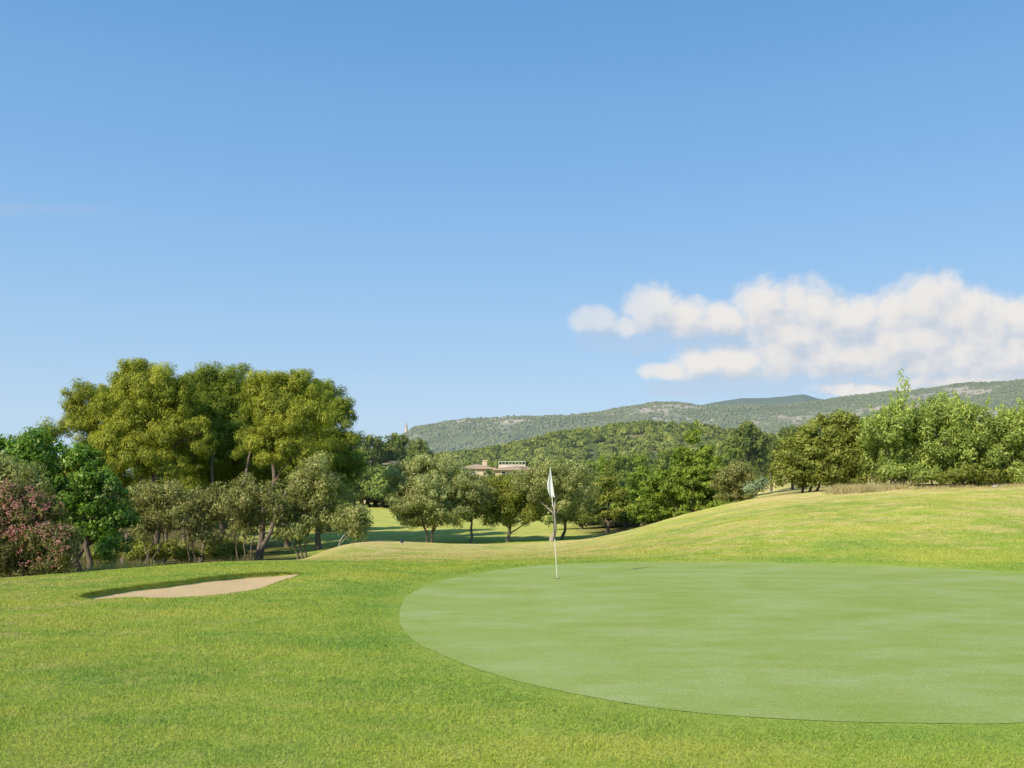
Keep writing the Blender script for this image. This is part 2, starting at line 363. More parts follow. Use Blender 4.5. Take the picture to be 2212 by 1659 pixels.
# ------------------------------------------------------------ foliage
def unit(n):
    v = R.normal(size=(n,3)); return v/np.linalg.norm(v,axis=1,keepdims=True)
KP = dict(
 pine=dict(L=.16,w=.04,dens=1.6,pr=.42,out=1.0,up=.7,fl=.9,nd=2.0,ri=.45),
 olive=dict(L=.14,w=.052,dens=1.3,pr=.40,out=.8,up=.1,fl=.9,nd=1.9,ri=.4),
 scrub=dict(L=.14,w=.05,dens=1.0,pr=.36,out=.6,up=.1,fl=.9,nd=1.9,ri=.3),
 carob=dict(L=.15,w=.085,dens=1.6,pr=.42,out=.9,up=.2,fl=.75,nd=2.2,ri=.5),
 mastic=dict(L=.11,w=.06,dens=1.5,pr=.30,out=.9,up=.2,fl=.8,nd=2.0,ri=.5),
 pale=dict(L=.13,w=.055,dens=1.15,pr=.32,out=.6,up=.4,fl=1.0,nd=2.4,ri=.5),
 oleander=dict(L=.12,w=.03,dens=1.8,pr=.28,out=.5,up=.6,fl=1.1,nd=1.8,ri=.4),
 conifer=dict(L=.24,w=.08,dens=1.5,pr=.42,out=.7,up=.35,fl=.5,nd=1.9,ri=.35),
 belt=dict(L=.34,w=.18,dens=1.4,pr=.7,out=1.0,up=.2,fl=.8,nd=2.0,ri=.5))
def foliage(blobs, kind, dens=1.0, pr=None):
    P = KP[kind]; Vs = []; Sh = []; puffs = []
    for (c, r) in blobs:
        c = np.array(c); r = np.array(r); area = 4*math.pi*((r[0]*r[1]*r[2])**(2/3.))
        p_ = pr or P['pr']; npf = max(9, int(area/(p_*p_*P['nd'])))
        dr = unit(npf); dr[:,2] = np.where(dr[:,2]<-.6, -dr[:,2], dr[:,2])
        rad = R.uniform(P['ri']**2,1.2,npf)**.5
        pc = c+dr*r*rad[:,None]; prd = p_*R.uniform(.35,1.3,npf); ptone = R.normal(0,.11,npf)
        puffs.append(pc)
        nL = int(dens*P['dens']*area/(P['L']*P['w']*.5)); w = prd**2; w /= w.sum()
        ix = R.choice(npf, nL, p=w); ld = unit(nL); rr = prd[ix]*R.random(nL)**.38
        pos = pc[ix]+ld*rr[:,None]*np.array([1,1,P['fl']])
        outw = ld*1.0+dr[ix]*.35+np.array([0,0,min(P['up'],.6)*.5])
        nrm = outw*P['out']+R.normal(0,.42,(nL,3)); nrm /= np.linalg.norm(nrm,axis=1,keepdims=True)
        ax_ = outw*.5+R.normal(0,.7,(nL,3))+np.array([0,0,P['up']]); t = ax_-nrm*(ax_*nrm).sum(1,keepdims=True)
        t /= np.linalg.norm(t,axis=1,keepdims=True)+1e-9; b = np.cross(nrm,t)
        s = R.uniform(.6,1.35,nL)[:,None]; L = P['L']*s; ww = P['w']*s
        Vs.append(np.stack([pos-t*L*.5-b*ww*.5, pos-t*L*.5+b*ww*.5, pos+t*L*.5+b*ww*.15*R.normal(size=(nL,1))],1).reshape(-1,3))
        Sh.append(np.repeat(np.clip(.44+ptone[ix]+.14*ld[:,2]+.10*dr[ix][:,2]+.18*(rr/prd[ix]-.7)+R.normal(0,.15,nL),0,1),3))  # new-growth tone; tops and outer leaves also painted lighter to suggest lit puffs
    return np.vstack(Vs), np.concatenate(Sh), puffs
def bend(a, b, sag, n=6, wob=.08):
    a = Vector(a); b = Vector(b); L = (b-a).length; o = []
    for i in range(n+1):
        t = i/n; p = a.lerp(b, t); p.z += sag*L*math.sin(math.pi*t)*.5
        if 0 < i < n: p += Vector((random.uniform(-1,1),random.uniform(-1,1),random.uniform(-.4,.4)))*wob*L*.35
        o.append(p)
    return o
def tree(name, label, cat, bX, d, blobs, kind, mat, bark='bark', group=None, tr=.14, nlimb=5, dens=1.0, pr=None, stems=1, twig=2, spread=.35, extra=None, grow=1.1, fill=True):
    x = (bX-CX)/F*d; z = H(x, d)-.06
    root = empty(name, (x,d,z), label, cat, group)
    bl = []
    for q in blobs:
        X,Y,rX,rY = q[:4]; dd = d+(q[4] if len(q) > 4 else random.uniform(-.6,.6)*rX/F*d)
        wx, wy, wz = W(X,Y,dd); rx = rX/F*dd; rz = rY/F*dd
        bl.append(((wx-x, wy-d, wz-z), (rx, (rx+rz)*.5*1.05, rz)))
    pad = KP[kind]['pr']*.45 if pr is None else pr*.45
    bl2 = [(c, tuple(max(v*grow-pad, v*.55) for v in r)) for c, r in bl]
    if fill and len(bl) >= 4:
        n0 = len(bl2)
        for i in range(n0):
            j = (i+1)%n0; a,b = bl2[i],bl2[j]
            if i%2 == 0: bl2.append((tuple((np.array(a[0])+np.array(b[0]))/2), tuple((np.array(a[1])+np.array(b[1]))*.36)))
    V, S, puffs = foliage(bl2, kind, dens, pr)
    cen = np.mean([c for c,_ in bl], axis=0); zt = max(c[2] for c,_ in bl)
    stemtops = []
    for si in range(stems):
        off = 0 if stems == 1 else (si-(stems-1)/2)
        tx = cen[0]+off*spread*1.6; t_end = Vector((tx, cen[1]*.5+random.uniform(-.2,.2), cen[2]+(zt-cen[2])*.5))
        st = Vector((off*spread*.45, random.uniform(-.15,.15) if stems>1 else 0, -.25))
        path = bend(st, t_end, .0, 8, .11)
        rr = tr*(1 if stems == 1 else .75)
        MB().tube(path, [rr*(1.45 if i == 0 else 1.12 if i == 1 else 1-.085*i) for i in range(9)], 9).build('trunk', M[bark], root, True)
        stemtops.append(path)
    order = sorted(range(len(bl)), key=lambda i: -bl[i][1][0])[:nlimb]
    for i in order:
        path = stemtops[i % len(stemtops)]; c = Vector(bl[i][0])
        k = min(range(2,8), key=lambda j: abs(path[j].z-(c.z-(c-path[j]).xy.length*.75)))
        m = MB(); lp = bend(path[k], c, .12, 6, .1); r0 = tr*.42
        m.tube(lp, [r0*(1-.12*j) for j in range(7)], 6)
        pf = puffs[i]
        for pq in pf[R.choice(len(pf), min(len(pf), 4+4*twig), replace=False)]:
            s = lp[random.choice([3,4,5,6])]
            m.tube(bend(s, Vector(pq), .08, 3, .12), [r0*.3,r0*.22,r0*.15,r0*.06], 4)
        m.build('limb', M[bark], root, True)
    if extra: V, S = extra(V, S, puffs)
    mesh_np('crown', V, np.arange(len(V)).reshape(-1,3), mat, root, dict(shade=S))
    return root, puffs, bl

# --- the big pine group on the left
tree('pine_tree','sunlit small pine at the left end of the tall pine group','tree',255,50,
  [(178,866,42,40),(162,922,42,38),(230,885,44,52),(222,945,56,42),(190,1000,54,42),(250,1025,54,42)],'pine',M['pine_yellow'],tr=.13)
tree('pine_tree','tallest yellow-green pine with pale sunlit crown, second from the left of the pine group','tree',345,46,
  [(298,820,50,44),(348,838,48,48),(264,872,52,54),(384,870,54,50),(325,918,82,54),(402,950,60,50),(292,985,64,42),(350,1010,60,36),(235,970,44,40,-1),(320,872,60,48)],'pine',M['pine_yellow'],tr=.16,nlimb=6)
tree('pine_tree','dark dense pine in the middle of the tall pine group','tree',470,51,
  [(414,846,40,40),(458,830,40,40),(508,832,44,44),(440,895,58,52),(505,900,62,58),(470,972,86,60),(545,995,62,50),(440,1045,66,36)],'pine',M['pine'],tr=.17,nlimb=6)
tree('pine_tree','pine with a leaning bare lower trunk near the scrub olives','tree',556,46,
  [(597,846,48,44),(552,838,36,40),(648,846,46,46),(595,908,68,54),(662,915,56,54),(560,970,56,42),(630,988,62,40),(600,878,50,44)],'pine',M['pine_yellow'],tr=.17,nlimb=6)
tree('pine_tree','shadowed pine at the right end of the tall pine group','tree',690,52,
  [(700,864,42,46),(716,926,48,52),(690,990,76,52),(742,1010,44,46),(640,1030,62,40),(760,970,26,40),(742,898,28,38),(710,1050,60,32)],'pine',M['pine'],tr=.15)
tree('pine_tree','pine hidden deep in the group between the two tallest crowns','tree',410,56,
  [(400,875,84,52),(330,940,96,64),(450,950,96,64),(390,1030,96,46)],'pine',M['pine'],tr=.16,nlimb=3)
tree('pine_tree','pine hidden deep in the right half of the group','tree',620,56,
  [(570,885,84,58),(650,890,70,58),(620,965,104,64),(700,1015,74,48),(540,1035,80,46)],'pine',M['pine'],tr=.16,nlimb=3)
tree('pine_tree','small pine poking up behind the glossy green carob tree','tree',110,44,
  [(105,938,26,24),(85,968,50,30)],'pine',M['pine'],tr=.1,nlimb=2)
# --- far left
tree('carob_tree','glossy deep green carob tree left of the pines','tree',190,33,
  [(25,990,60,44),(100,972,56,42),(178,1012,56,44),(232,1058,44,44),(150,1080,78,56),(248,1120,42,46),(205,1165,66,44),(60,1050,70,54),(250,1180,40,34),(140,1140,60,50),(70,1010,60,40)],'carob',M['carob'],tr=.17,stems=2,nlimb=6)
tree('olive_tree','grey olive tree rising behind the pink oleander','tree',30,29,
  [(30,1022,60,32),(-30,1030,50,40),(85,1046,34,26),(30,1070,70,40)],'olive',M['olive_dark'],'olive_bark',tr=.1,nlimb=2)
rt, pf, bl = tree('oleander_bush','oleander bush with pink flowers at the left edge','bush',50,23,
  [(20,1115,58,60),(85,1130,58,60),(125,1180,44,48),(40,1190,85,56),(-50,1150,70,80),(120,1225,46,28),(50,1225,80,30)],'oleander',M['oleander'],'olive_bark',tr=.04,stems=3,nlimb=4)
def flowers(root, puffs, n):
    allp = np.vstack(puffs); ok = (allp[:,2] > 1.1)|(R.random(len(allp))<.25); allp = allp[ok]; V = []; S = []
    for k in range(n):
        p = allp[R.integers(len(allp))]+np.array([R.normal(0,.12)-.05,-.22-.12*R.random(),.15+R.normal(0,.09)])
        for j in range(8):
            q = p+R.normal(0,.032,3); nn = unit(1)[0]; nn[1] = -abs(nn[1]); t = np.cross(nn,unit(1)[0]); t/=np.linalg.norm(t); b = np.cross(nn,t)
            V += [q-t*.02,q+t*.02,q+b*.034]; S += [R.random()]*3
    mesh_np('flowers', np.array(V), np.arange(len(V)).reshape(-1,3), M['pink'], root, dict(shade=S))
flowers(rt, pf, 850)
# --- scrub olives under the pines
tree('wild_olive','thin yellowish wild olive under the tallest pine','tree',318,41,[(312,1085,44,42),(365,1078,52,38),(335,1130,50,44),(395,1092,38,36),(300,1150,36,32)],'scrub',M['wildolive'],'olive_bark',tr=.055,stems=3,nlimb=4,dens=1.05)
tree('wild_olive','low brownish wild olive between two pine trunks','tree',415,41,[(400,1125,46,48),(448,1105,46,48),(428,1162,48,30),(460,1070,34,26)],'scrub',M['wildolive'],'olive_bark',tr=.055,stems=3,nlimb=3,dens=1.05)
tree('wild_olive','open wild olive in front of the leaning pine trunk','tree',520,41,[(500,1096,40,40),(556,1080,44,38),(592,1105,36,40),(520,1142,38,34),(530,1055,34,24)],'scrub',M['wildolive'],'olive_bark',tr=.055,stems=3,nlimb=4,dens=1.05)
tree('olive_tree','grey-green olive at the right edge of the pine group','tree',648,42,[(690,1022,46,34),(648,1062,50,42),(712,1062,40,38),(660,1118,60,46),(632,1158,46,26),(700,1110,38,38),(615,1110,30,34)],'olive',M['olive_dark'],'olive_bark',tr=.07,stems=3,nlimb=5)
tree('olive_tree','small low olive bush with one bare trunk beside the far mound','tree',716,41,[(745,1122,34,30),(782,1128,34,34),(765,1150,40,20)],'olive',M['olive_dark'],'pale_bark',tr=.05,nlimb=3)
for i,(X,Y,rx,ry,lab) in enumerate([(300,1190,44,30,'dark low scrub bush at the foot of the carob tree'),(375,1195,44,26,'dark low scrub bush left of the brownish wild olive'),(475,1190,50,28,'dark low scrub bush under the middle pine'),(215,1205,38,20,'flat low scrub bush beside the oleander')]):
    tree('scrub_bush',lab,'bush',X,43+i*.7-6*(i==3),[(X,Y,rx,ry),(X+20,Y+6,rx*.7,ry*.7)],'mastic',M['mastic'],'olive_bark',tr=.03,nlimb=1)
# pine trunks standing forward of the crowns: each runs up into the foliage of the group
TR=[(262,10,'bare trunk at the left end of the pine group',6.2),(352,-12,'bare trunk beside the thin wild olive',6.0),(498,10,'bare trunk below the middle of the dark pine',6.2),(552,60,'slanting bare trunk near the leaning pine',6.0),(432,-4,'bare trunk behind the brownish wild olive',6.0)]
for i,(X,lean,lab,hh) in enumerate(TR):
    d = 44.2+i*.3; x=(X-CX)/F*d; z=H(x,d)-.1
    o = MB().tube(bend((0,0,0),(lean/F*d*1.4,2.6,hh),0,8,.05),[.15,.12,.11,.10,.095,.09,.08,.06,.03],8).build('bare_trunk', M['bark'], None, True)
    o.location=(x,d,z); tag(o, lab,'tree trunk')
# --- central olives
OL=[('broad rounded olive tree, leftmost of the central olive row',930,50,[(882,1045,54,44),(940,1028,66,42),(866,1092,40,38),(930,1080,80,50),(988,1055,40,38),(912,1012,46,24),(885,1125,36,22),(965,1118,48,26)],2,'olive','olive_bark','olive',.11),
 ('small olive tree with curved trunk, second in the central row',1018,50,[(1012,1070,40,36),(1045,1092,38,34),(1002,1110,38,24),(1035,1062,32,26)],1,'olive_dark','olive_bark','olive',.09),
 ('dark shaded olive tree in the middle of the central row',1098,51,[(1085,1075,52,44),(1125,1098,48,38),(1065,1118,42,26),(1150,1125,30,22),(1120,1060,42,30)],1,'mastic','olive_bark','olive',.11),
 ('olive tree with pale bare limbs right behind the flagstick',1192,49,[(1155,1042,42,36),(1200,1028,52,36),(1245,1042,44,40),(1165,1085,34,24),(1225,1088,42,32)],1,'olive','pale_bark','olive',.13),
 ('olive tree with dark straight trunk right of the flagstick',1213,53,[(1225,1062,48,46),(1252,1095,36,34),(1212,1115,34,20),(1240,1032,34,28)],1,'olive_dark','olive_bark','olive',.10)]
for lab,X,d,bls,st,mt,bk,kd,tr_ in OL:
    tree('olive_tree',lab,'tree',X,d,bls,kd,M[mt],bk,tr=tr_,stems=st,spread=.6,nlimb=5,dens=.8 if bk=='pale_bark' else 1.15,grow=1.15)
# --- conifers right of the centre
def cone(name,label,X,Yt,Yb,w,d,mt,dens=1.0):
    bl = []; n = 8
    for i in range(n):
        t = i/(n-1); Y = Yt+(Yb-Yt)*(.05+.87*t); rw = w*(.10+.90*t**.85)*.5
        k = 1 if i < 2 else (2 if i < 4 else 3)
        for j in range(k):
            bl.append((X+(j-(k-1)/2)*rw*1.0+random.uniform(-.06,.06)*w, Y+random.uniform(-4,4), max(rw*.72,8), (Yb-Yt)/n*.85, random.uniform(-.4,.4)*rw/F*d))
    tree(name,label,'tree',X,d,bl,'conifer',mt,'bark',tr=.12,nlimb=6,dens=dens,fill=False,grow=1.2)
M['conifer_bright'] = leaf_mat('bright_conifer_sprays', (.055,.085,.014), (.145,.195,.028), (.28,.33,.05), .36, .02, 0, 1.65)
cone('conifer_tree','dark small conifer just right of the olive row',1312,1000,1128,92,58,M['mastic'])
cone('conifer_tree','narrow dark conifer between the small and the large conifer',1385,988,1130,96,62,M['conifer'])
cone('conifer_tree','large bright green conifer left of the grassy mound',1498,918,1118,165,54,M['conifer_bright'],1.1)
cone('conifer_tree','low dark conifer in front of the large bright conifer',1425,1035,1130,84,57,M['conifer'])
tree('leafy_bush','olive-brown rounded bush behind the crest of the grassy mound','bush',1590,48,[(1575,1040,36,34),(1600,1030,34,32),(1590,1065,40,30)],'mastic',M['wildolive'],'olive_bark',tr=.05,nlimb=2)
tree('grey_bush','small silvery grey bush on the mound crest','bush',1632,42,[(1625,1055,26,16),(1650,1045,20,16)],'mastic',M['greybush'],'olive_bark',tr=.03,nlimb=1)
# --- ridge shrubs on the right
tree('mastic_bush','dense dark rounded mastic bush at the left of the ridge shrubs','bush',1745,36,[(1728,1000,52,52),(1775,950,54,48),(1815,925,42,34),(1790,1010,64,48),(1705,1025,36,34),(1850,985,50,56),(1840,935,40,40),(1850,1030,50,26),(1740,1040,60,24)],'mastic',M['mastic'],'olive_bark',tr=.07,stems=3,nlimb=4)
def shoots(n, hgt, tall=0):
    def f(V, S, puffs):
        allp = np.vstack(puffs); top = allp[np.argsort(-allp[:,2])[:max(8,n*2)]]; A = [V]; B = [S]
        for k in range(n):
            p = top[R.integers(len(top))]; dirv = np.array([R.normal(0,.4),R.normal(0,.3),1.]); L = hgt*R.uniform(.4,1.15)
            if k < tall: p = top[0]*1.0; dirv = np.array([.3*k-.1,0,1.]); L = 1.25-.35*k
            m = 46 if k >= tall else 130; t = R.random(m); q = p+dirv*t[:,None]*L+R.normal(0,.05 if k>=tall else .10,(m,3))*(1.1-.6*t)[:,None]
            a = unit(m)*.05+np.array([0,0,.035]); b = np.cross(a, unit(m))*.45
            A.append(np.stack([q-b,q+b,q+a*1.8],1).reshape(-1,3)); B.append(np.repeat(R.uniform(.4,1,m),3))
        return np.vstack(A), np.concatenate(B)
    return f
tree('leafy_shrub','tall pale green shrub with one high shoot on the ridge','bush',1935,34.5,[(1900,940,50,44),(1952,905,46,36),(1900,995,50,46),(1965,970,62,54),(1998,930,46,42),(1930,1030,60,26)],'pale',M['pale'],'pale_bark',tr=.06,stems=3,nlimb=5,extra=shoots(26,.55,2))
tree('leafy_shrub','broad pale green shrub in the middle of the ridge shrubs','bush',2060,34,[(2035,895,54,38),(2092,908,46,36),(2040,960,64,52),(2105,980,56,48),(2010,1010,54,36),(2070,1030,60,24)],'pale',M['pale'],'olive_bark',tr=.06,stems=4,nlimb=4,extra=shoots(40,.65))
tree('leafy_shrub','pale green shrub at the right edge of the photo','bush',2180,34,[(2150,930,46,36),(2205,935,52,44),(2170,990,64,48),(2245,985,58,62),(2235,910,40,34),(2190,1030,60,26)],'pale',M['pale'],'olive_bark',tr=.06,stems=3,nlimb=4,extra=shoots(34,.6))
tree('leafy_shrub','low dark green shrub at the foot of the ridge shrubs','bush',2120,33,[(2105,1028,44,20),(2060,1032,40,18),(2160,1030,40,18)],'mastic',M['mastic'],'olive_bark',tr=.03,nlimb=2)
tree('leafy_shrub','low green shrub under the tall high-shoot shrub','bush',1975,33.5,[(1965,1025,44,22),(1930,1022,36,22),(2000,1030,30,18)],'mastic',M['pale'],'olive_bark',tr=.03,nlimb=2)
tree('mastic_bush','dark bush filling the gap behind the pale ridge shrubs','bush',2030,37,[(1880,965,60,54),(1900,965,60,56),(2000,955,66,56),(2100,962,66,56),(2190,980,66,54),(1960,1010,80,40),(2130,1020,80,36)],'mastic',M['mastic'],'olive_bark',tr=.05,stems=3,nlimb=3,dens=.9)
def tuft(name, X0, X1, d0, d1, N, hh, label, mat=None):
    N = int(N); cx_ = R.uniform(X0,X1,N//30); cd = R.uniform(d0,d1,N//30); k = R.integers(0,len(cx_),N)
    y = cd[k]+R.normal(0,.12,N); x = (cx_[k]-CX)/F*cd[k]+R.normal(0,.14,N); z = hbase(x,y)-.02
    th = R.uniform(0,6.28,N); w = .012; L = hh*R.uniform(.4,1.2,N)*(.5+R.random(len(cx_)))[k]; le = R.normal(0,.45,(N,2))*L[:,None]
    a = np.stack([x-np.cos(th)*w,y-np.sin(th)*w,z],1); b = np.stack([x+np.cos(th)*w,y+np.sin(th)*w,z],1); c = np.stack([x+le[:,0],y+le[:,1],z+L],1)
    o = mesh_np(name, np.stack([a,b,c],1).reshape(-1,3), np.arange(3*N).reshape(-1,3), mat or M['drygrass'], None, dict(shade=np.repeat(R.random(N),3)))
    tag(o, label, 'grass', None, 'stuff')
tuft('dry_grass',1795,1955,32.4,34.2,8000,.22,'straw-coloured dry grass below the mastic bush')
tuft('dry_grass',1960,2330,32.0,33.4,6000,.12,'short dry grass along the foot of the ridge shrubs')
tuft('weeds',-60,330,24.5,27.5,6000,.3,'green weeds along the edge below the carob tree',M['wildolive'])
tuft('weeds',-60,560,34,40,7000,.5,'rough undergrowth weeds on the slope below the pines',M['wildolive'])

# --- archetypes for the belt of trees beyond
def arche(kind_, mt, label, cat, name):
    root = empty(name, (0,0,0), label, cat)
    if kind_ == 'pine': bl = [((0,0,5.6),(1.8,1.7,1.4)),((-1.3,.3,4.8),(1.5,1.4,1.1)),((1.3,-.2,4.9),(1.6,1.5,1.1)),((.2,-.6,4.0),(2.1,1.7,1.1)),((.5,.4,6.6),(.9,.9,.6))]
    elif kind_ == 'round': bl = [((0,0,4.6),(1.9,1.8,1.7)),((-1.4,.2,3.2),(1.5,1.4,1.4)),((1.4,0,3.3),(1.6,1.5,1.5)),((0,-.5,2.0),(2.2,1.9,1.5)),((0,.2,.9),(2.0,1.6,1.0))]
    elif kind_ == 'tall': bl = [((0,0,6.2),(.7,.7,1.)),((0,.1,4.9),(1.2,1.2,1.2)),((-.3,0,3.5),(1.6,1.5,1.3)),((.4,-.2,2.2),(1.9,1.8,1.2)),((0,0,1.0),(1.8,1.6,.9))]
    else: bl = [((0,0,1.4),(1.6,1.4,1.1)),((1.2,.2,1.1),(1.2,1.1,.9)),((-1.2,0,1.2),(1.3,1.2,.9))]
    V,S,pfs = foliage(bl,'belt',1.0,.6)
    MB().tube(bend((0,0,-.3),(0,0,bl[0][0][2]),0,6,.05),[.24,.2,.17,.15,.12,.1,.05],7).build('trunk',M['bark'],root,True)
    for i in range(1,min(4,len(bl))):
        MB().tube(bend((0,0,bl[i][0][2]*.5),bl[i][0],.1,4,.08),[.1,.08,.07,.05,.03],5).build('limb',M['bark'],root,True)
    mesh_np('crown',V,np.arange(len(V)).reshape(-1,3),mt,root,dict(shade=S))
    return root, float(max(c[2]+r[2] for c,r in bl))+.25
def place(X, Yt, d, kind_, label, group, sx=1.0, proto={}):
    nm = dict(pine='pine_tree',round='broadleaf_tree',tall='conifer_tree',bush='leafy_bush')[kind_]
    key = kind_
    x=(X-CX)/F*d; zb=H(x,d)-.1; zt=CZ-(Yt-HY)/F*d
    if key not in proto:
        mt = M['pine_far'] if kind_=='pine' else M['belt'] if kind_ in ('round','bush') else M['conifer']
        proto[key] = arche(kind_,mt,label,'bush' if kind_=='bush' else 'tree',nm); o = proto[key][0]
        if group: o['group']=group
    else:
        o = dup(proto[key][0],(0,0,0),0,(1,1,1),label,group)
    s = max(zt-zb,.8)/proto[key][1]
    o.location=(x,d,zb); o.rotation_euler=(0,0,random.uniform(0,6.28)); o.scale=(s*sx,s*sx,s)
for X,Yt,d,k,lab,sx in [
 (800,938,130,'pine','dark pine at the left of the distant pine clump by the stone house',.9),(852,934,135,'pine','tallest dark pine in the middle of the distant clump',.9),(906,946,130,'pine','dark pine at the right of the distant pine clump',.8),
 (1618,908,112,'pine','umbrella pine standing behind the mound, left of two',.95),(1665,935,125,'pine','umbrella pine half hidden behind its taller neighbour',.8),(1712,918,118,'pine','umbrella pine close to the dark mastic bush',.85)]:
    place(X,Yt,d,k,lab,None,sx)
random.seed(3)
gl = {'pine':('dark pine in the wooded belt in front of the low hill','pines in the wooded belt'),'round':('round green tree in the wooded belt in front of the low hill','round trees in the wooded belt'),'tall':('pointed green tree in the wooded belt in front of the low hill','pointed trees in the wooded belt'),'bush':('dark bush at the far edge of the fairway','bushes at the far edge of the fairway')}
for X,Yt,d,k,sx in [(765,1006,135,'round',.9),(800,1008,132,'round',.9),(838,1006,136,'round',.9),(868,1002,134,'round',.9),(900,1000,130,'round',.9),(930,990,135,'round',.9),(955,985,150,'pine',.9),
  (1180,1002,100,'round',.8),(1240,996,105,'round',.8),(1275,996,110,'round',.8),(1300,985,120,'tall',.8),(1345,980,90,'round',.8),(1385,975,95,'round',.8),(1440,970,85,'round',.8),(1465,985,75,'tall',.9),(1545,1000,80,'round',.8),(1570,985,95,'round',.8),
  (1350,1030,68,'round',.9),(1280,1035,72,'round',.9),(1540,1040,64,'round',.9),(1585,965,110,'round',.8),
  (980,1010,150,'round',1),(1005,1023,145,'round',1),(1030,1025,150,'round',1),(1056,1015,148,'round',.8),(1080,1025,150,'round',1),(1105,1022,146,'round',1),(1135,1026,150,'round',1),(1168,1012,148,'round',1)]:
    place(X,Yt,d,k,*gl[k],sx)
for i in range(15):
    X=-20+i*52+random.uniform(-12,12); d=random.uniform(64,82)
    if X > 740: continue
    place(X, random.uniform(985,1035), d, random.choice(['round','pine','round']), 'background tree behind the tall pine group','background trees behind the tall pine group', 1.1)
for i in range(75):
    d = random.uniform(195,410); X = random.uniform(925,1780); k = random.choice(['pine','round','pine','round','tall'])
    place(X, HY-(H((X-CX)/F*d,d)+random.uniform(5,8.5)-CZ)*F/d, d, k, *gl[k], random.uniform(.8,1.1))
for i in range(14):
    X=745+i*17; d=random.uniform(146,156); place(X, HY-(H((X-CX)/F*d,d)+random.uniform(2.4,4.2)-CZ)*F/d, d,'bush',*gl['bush'],1.0)
for i in range(12):
    X=random.uniform(1255,1480); d=random.uniform(63,72); place(X, HY-(H((X-CX)/F*d,d)+random.uniform(1.3,2.2)-CZ)*F/d, d,'bush','dark undergrowth bush between the conifers','undergrowth bushes between the conifers',1.2)

# ------------------------------------------------------------ hills
def hill(name,label,sky,dr,d0,d1,base,mat,nu,nd,amp,u0,u1,seed,back=.8):
    su=[(p[0]-CX)/F for p in sky]; sv=[(HY-p[1])/F for p in sky]
    def zf(x,y):
        u=x/y; r=CZ+np.interp(u,su,sv)*dr
        t=sstep(d0,dr,y); k=t-sstep(dr,d1,y)*back
        n=(fbm(x*amp[1]+9,y*amp[1],5,seed)-.48)*amp[0]*4*t*(1-t)
        rd=(np.abs(fbm(x*amp[1]*1.7,y*amp[1]*.6,4,seed+9)-.48))*amp[0]*-2.2*t*(1-t)*2
        fine=(fbm(x*amp[1]*9,y*amp[1]*9,3,seed+3)-.48)*amp[0]*.12*t
        return base*(r>base)*1.0-3+(np.maximum(r-base,0)+3)*np.clip(k,0,1)+n*(r>base)+rd*(r>base)+fine
    uu=np.linspace(u0,u1,nu); dd=np.linspace(d0,d1,nd); U,D=np.meshgrid(uu,dd); x=(U*D).ravel(); y=D.ravel(); z=zf(x,y)
    I=np.arange(nu*nd).reshape(nd,nu); Fq=np.stack([I[:-1,:-1].ravel(),I[:-1,1:].ravel(),I[1:,1:].ravel(),I[1:,:-1].ravel()],1)
    o=mesh_np(name,np.stack([x,y,z],1),Fq,mat,None,None,True); tag(o,label,None,None,'structure'); return zf
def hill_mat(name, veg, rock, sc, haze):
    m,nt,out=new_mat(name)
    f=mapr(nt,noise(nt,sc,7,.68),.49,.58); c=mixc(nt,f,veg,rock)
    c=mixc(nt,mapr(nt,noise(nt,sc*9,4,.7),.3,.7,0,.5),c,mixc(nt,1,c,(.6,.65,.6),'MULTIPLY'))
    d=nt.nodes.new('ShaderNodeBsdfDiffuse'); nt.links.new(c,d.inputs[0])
    e=nt.nodes.new('ShaderNodeEmission'); e.inputs[0].default_value=(.42,.56,.70,1)  # emission stands in for distance haze over the slopes
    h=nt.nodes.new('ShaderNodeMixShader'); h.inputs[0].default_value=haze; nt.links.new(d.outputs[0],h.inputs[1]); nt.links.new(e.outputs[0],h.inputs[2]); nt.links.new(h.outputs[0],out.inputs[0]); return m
SKY1=[(500,1062),(700,1030),(820,972),(870,945),(900,930),(1000,915),(1100,909),(1200,904),(1300,897),(1350,887),(1400,879),(1450,877),(1520,884),(1600,884),(1700,880),(1800,866),(1900,858),(2000,850),(2100,840),(2212,830),(2400,825),(2700,860)]
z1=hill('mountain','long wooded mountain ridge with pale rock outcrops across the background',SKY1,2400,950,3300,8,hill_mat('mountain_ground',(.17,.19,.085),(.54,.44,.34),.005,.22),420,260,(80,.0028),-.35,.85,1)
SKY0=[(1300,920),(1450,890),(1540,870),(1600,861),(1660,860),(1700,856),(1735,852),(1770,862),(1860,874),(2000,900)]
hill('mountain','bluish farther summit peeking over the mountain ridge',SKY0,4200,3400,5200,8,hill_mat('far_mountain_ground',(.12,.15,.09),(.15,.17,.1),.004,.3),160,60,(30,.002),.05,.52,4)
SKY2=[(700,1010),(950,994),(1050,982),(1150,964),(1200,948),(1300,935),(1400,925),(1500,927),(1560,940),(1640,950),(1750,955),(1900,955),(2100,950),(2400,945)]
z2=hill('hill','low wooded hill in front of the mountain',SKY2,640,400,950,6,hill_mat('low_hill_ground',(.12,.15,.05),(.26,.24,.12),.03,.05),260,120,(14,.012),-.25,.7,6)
def icos():
    p=(1+5**.5)/2; v=np.array([(-1,p,0),(1,p,0),(-1,-p,0),(1,-p,0),(0,-1,p),(0,1,p),(0,-1,-p),(0,1,-p),(p,0,-1),(p,0,1),(-p,0,-1),(-p,0,1)],float); v/=np.linalg.norm(v[0])
    f=np.array([(0,11,5),(0,5,1),(0,1,7),(0,7,10),(0,10,11),(1,5,9),(5,11,4),(11,10,2),(10,7,6),(7,1,8),(3,9,4),(3,4,2),(3,2,6),(3,6,8),(3,8,9),(4,9,5),(2,4,11),(6,2,10),(8,6,7),(9,8,1)]); return v,f
IV,IF=icos()
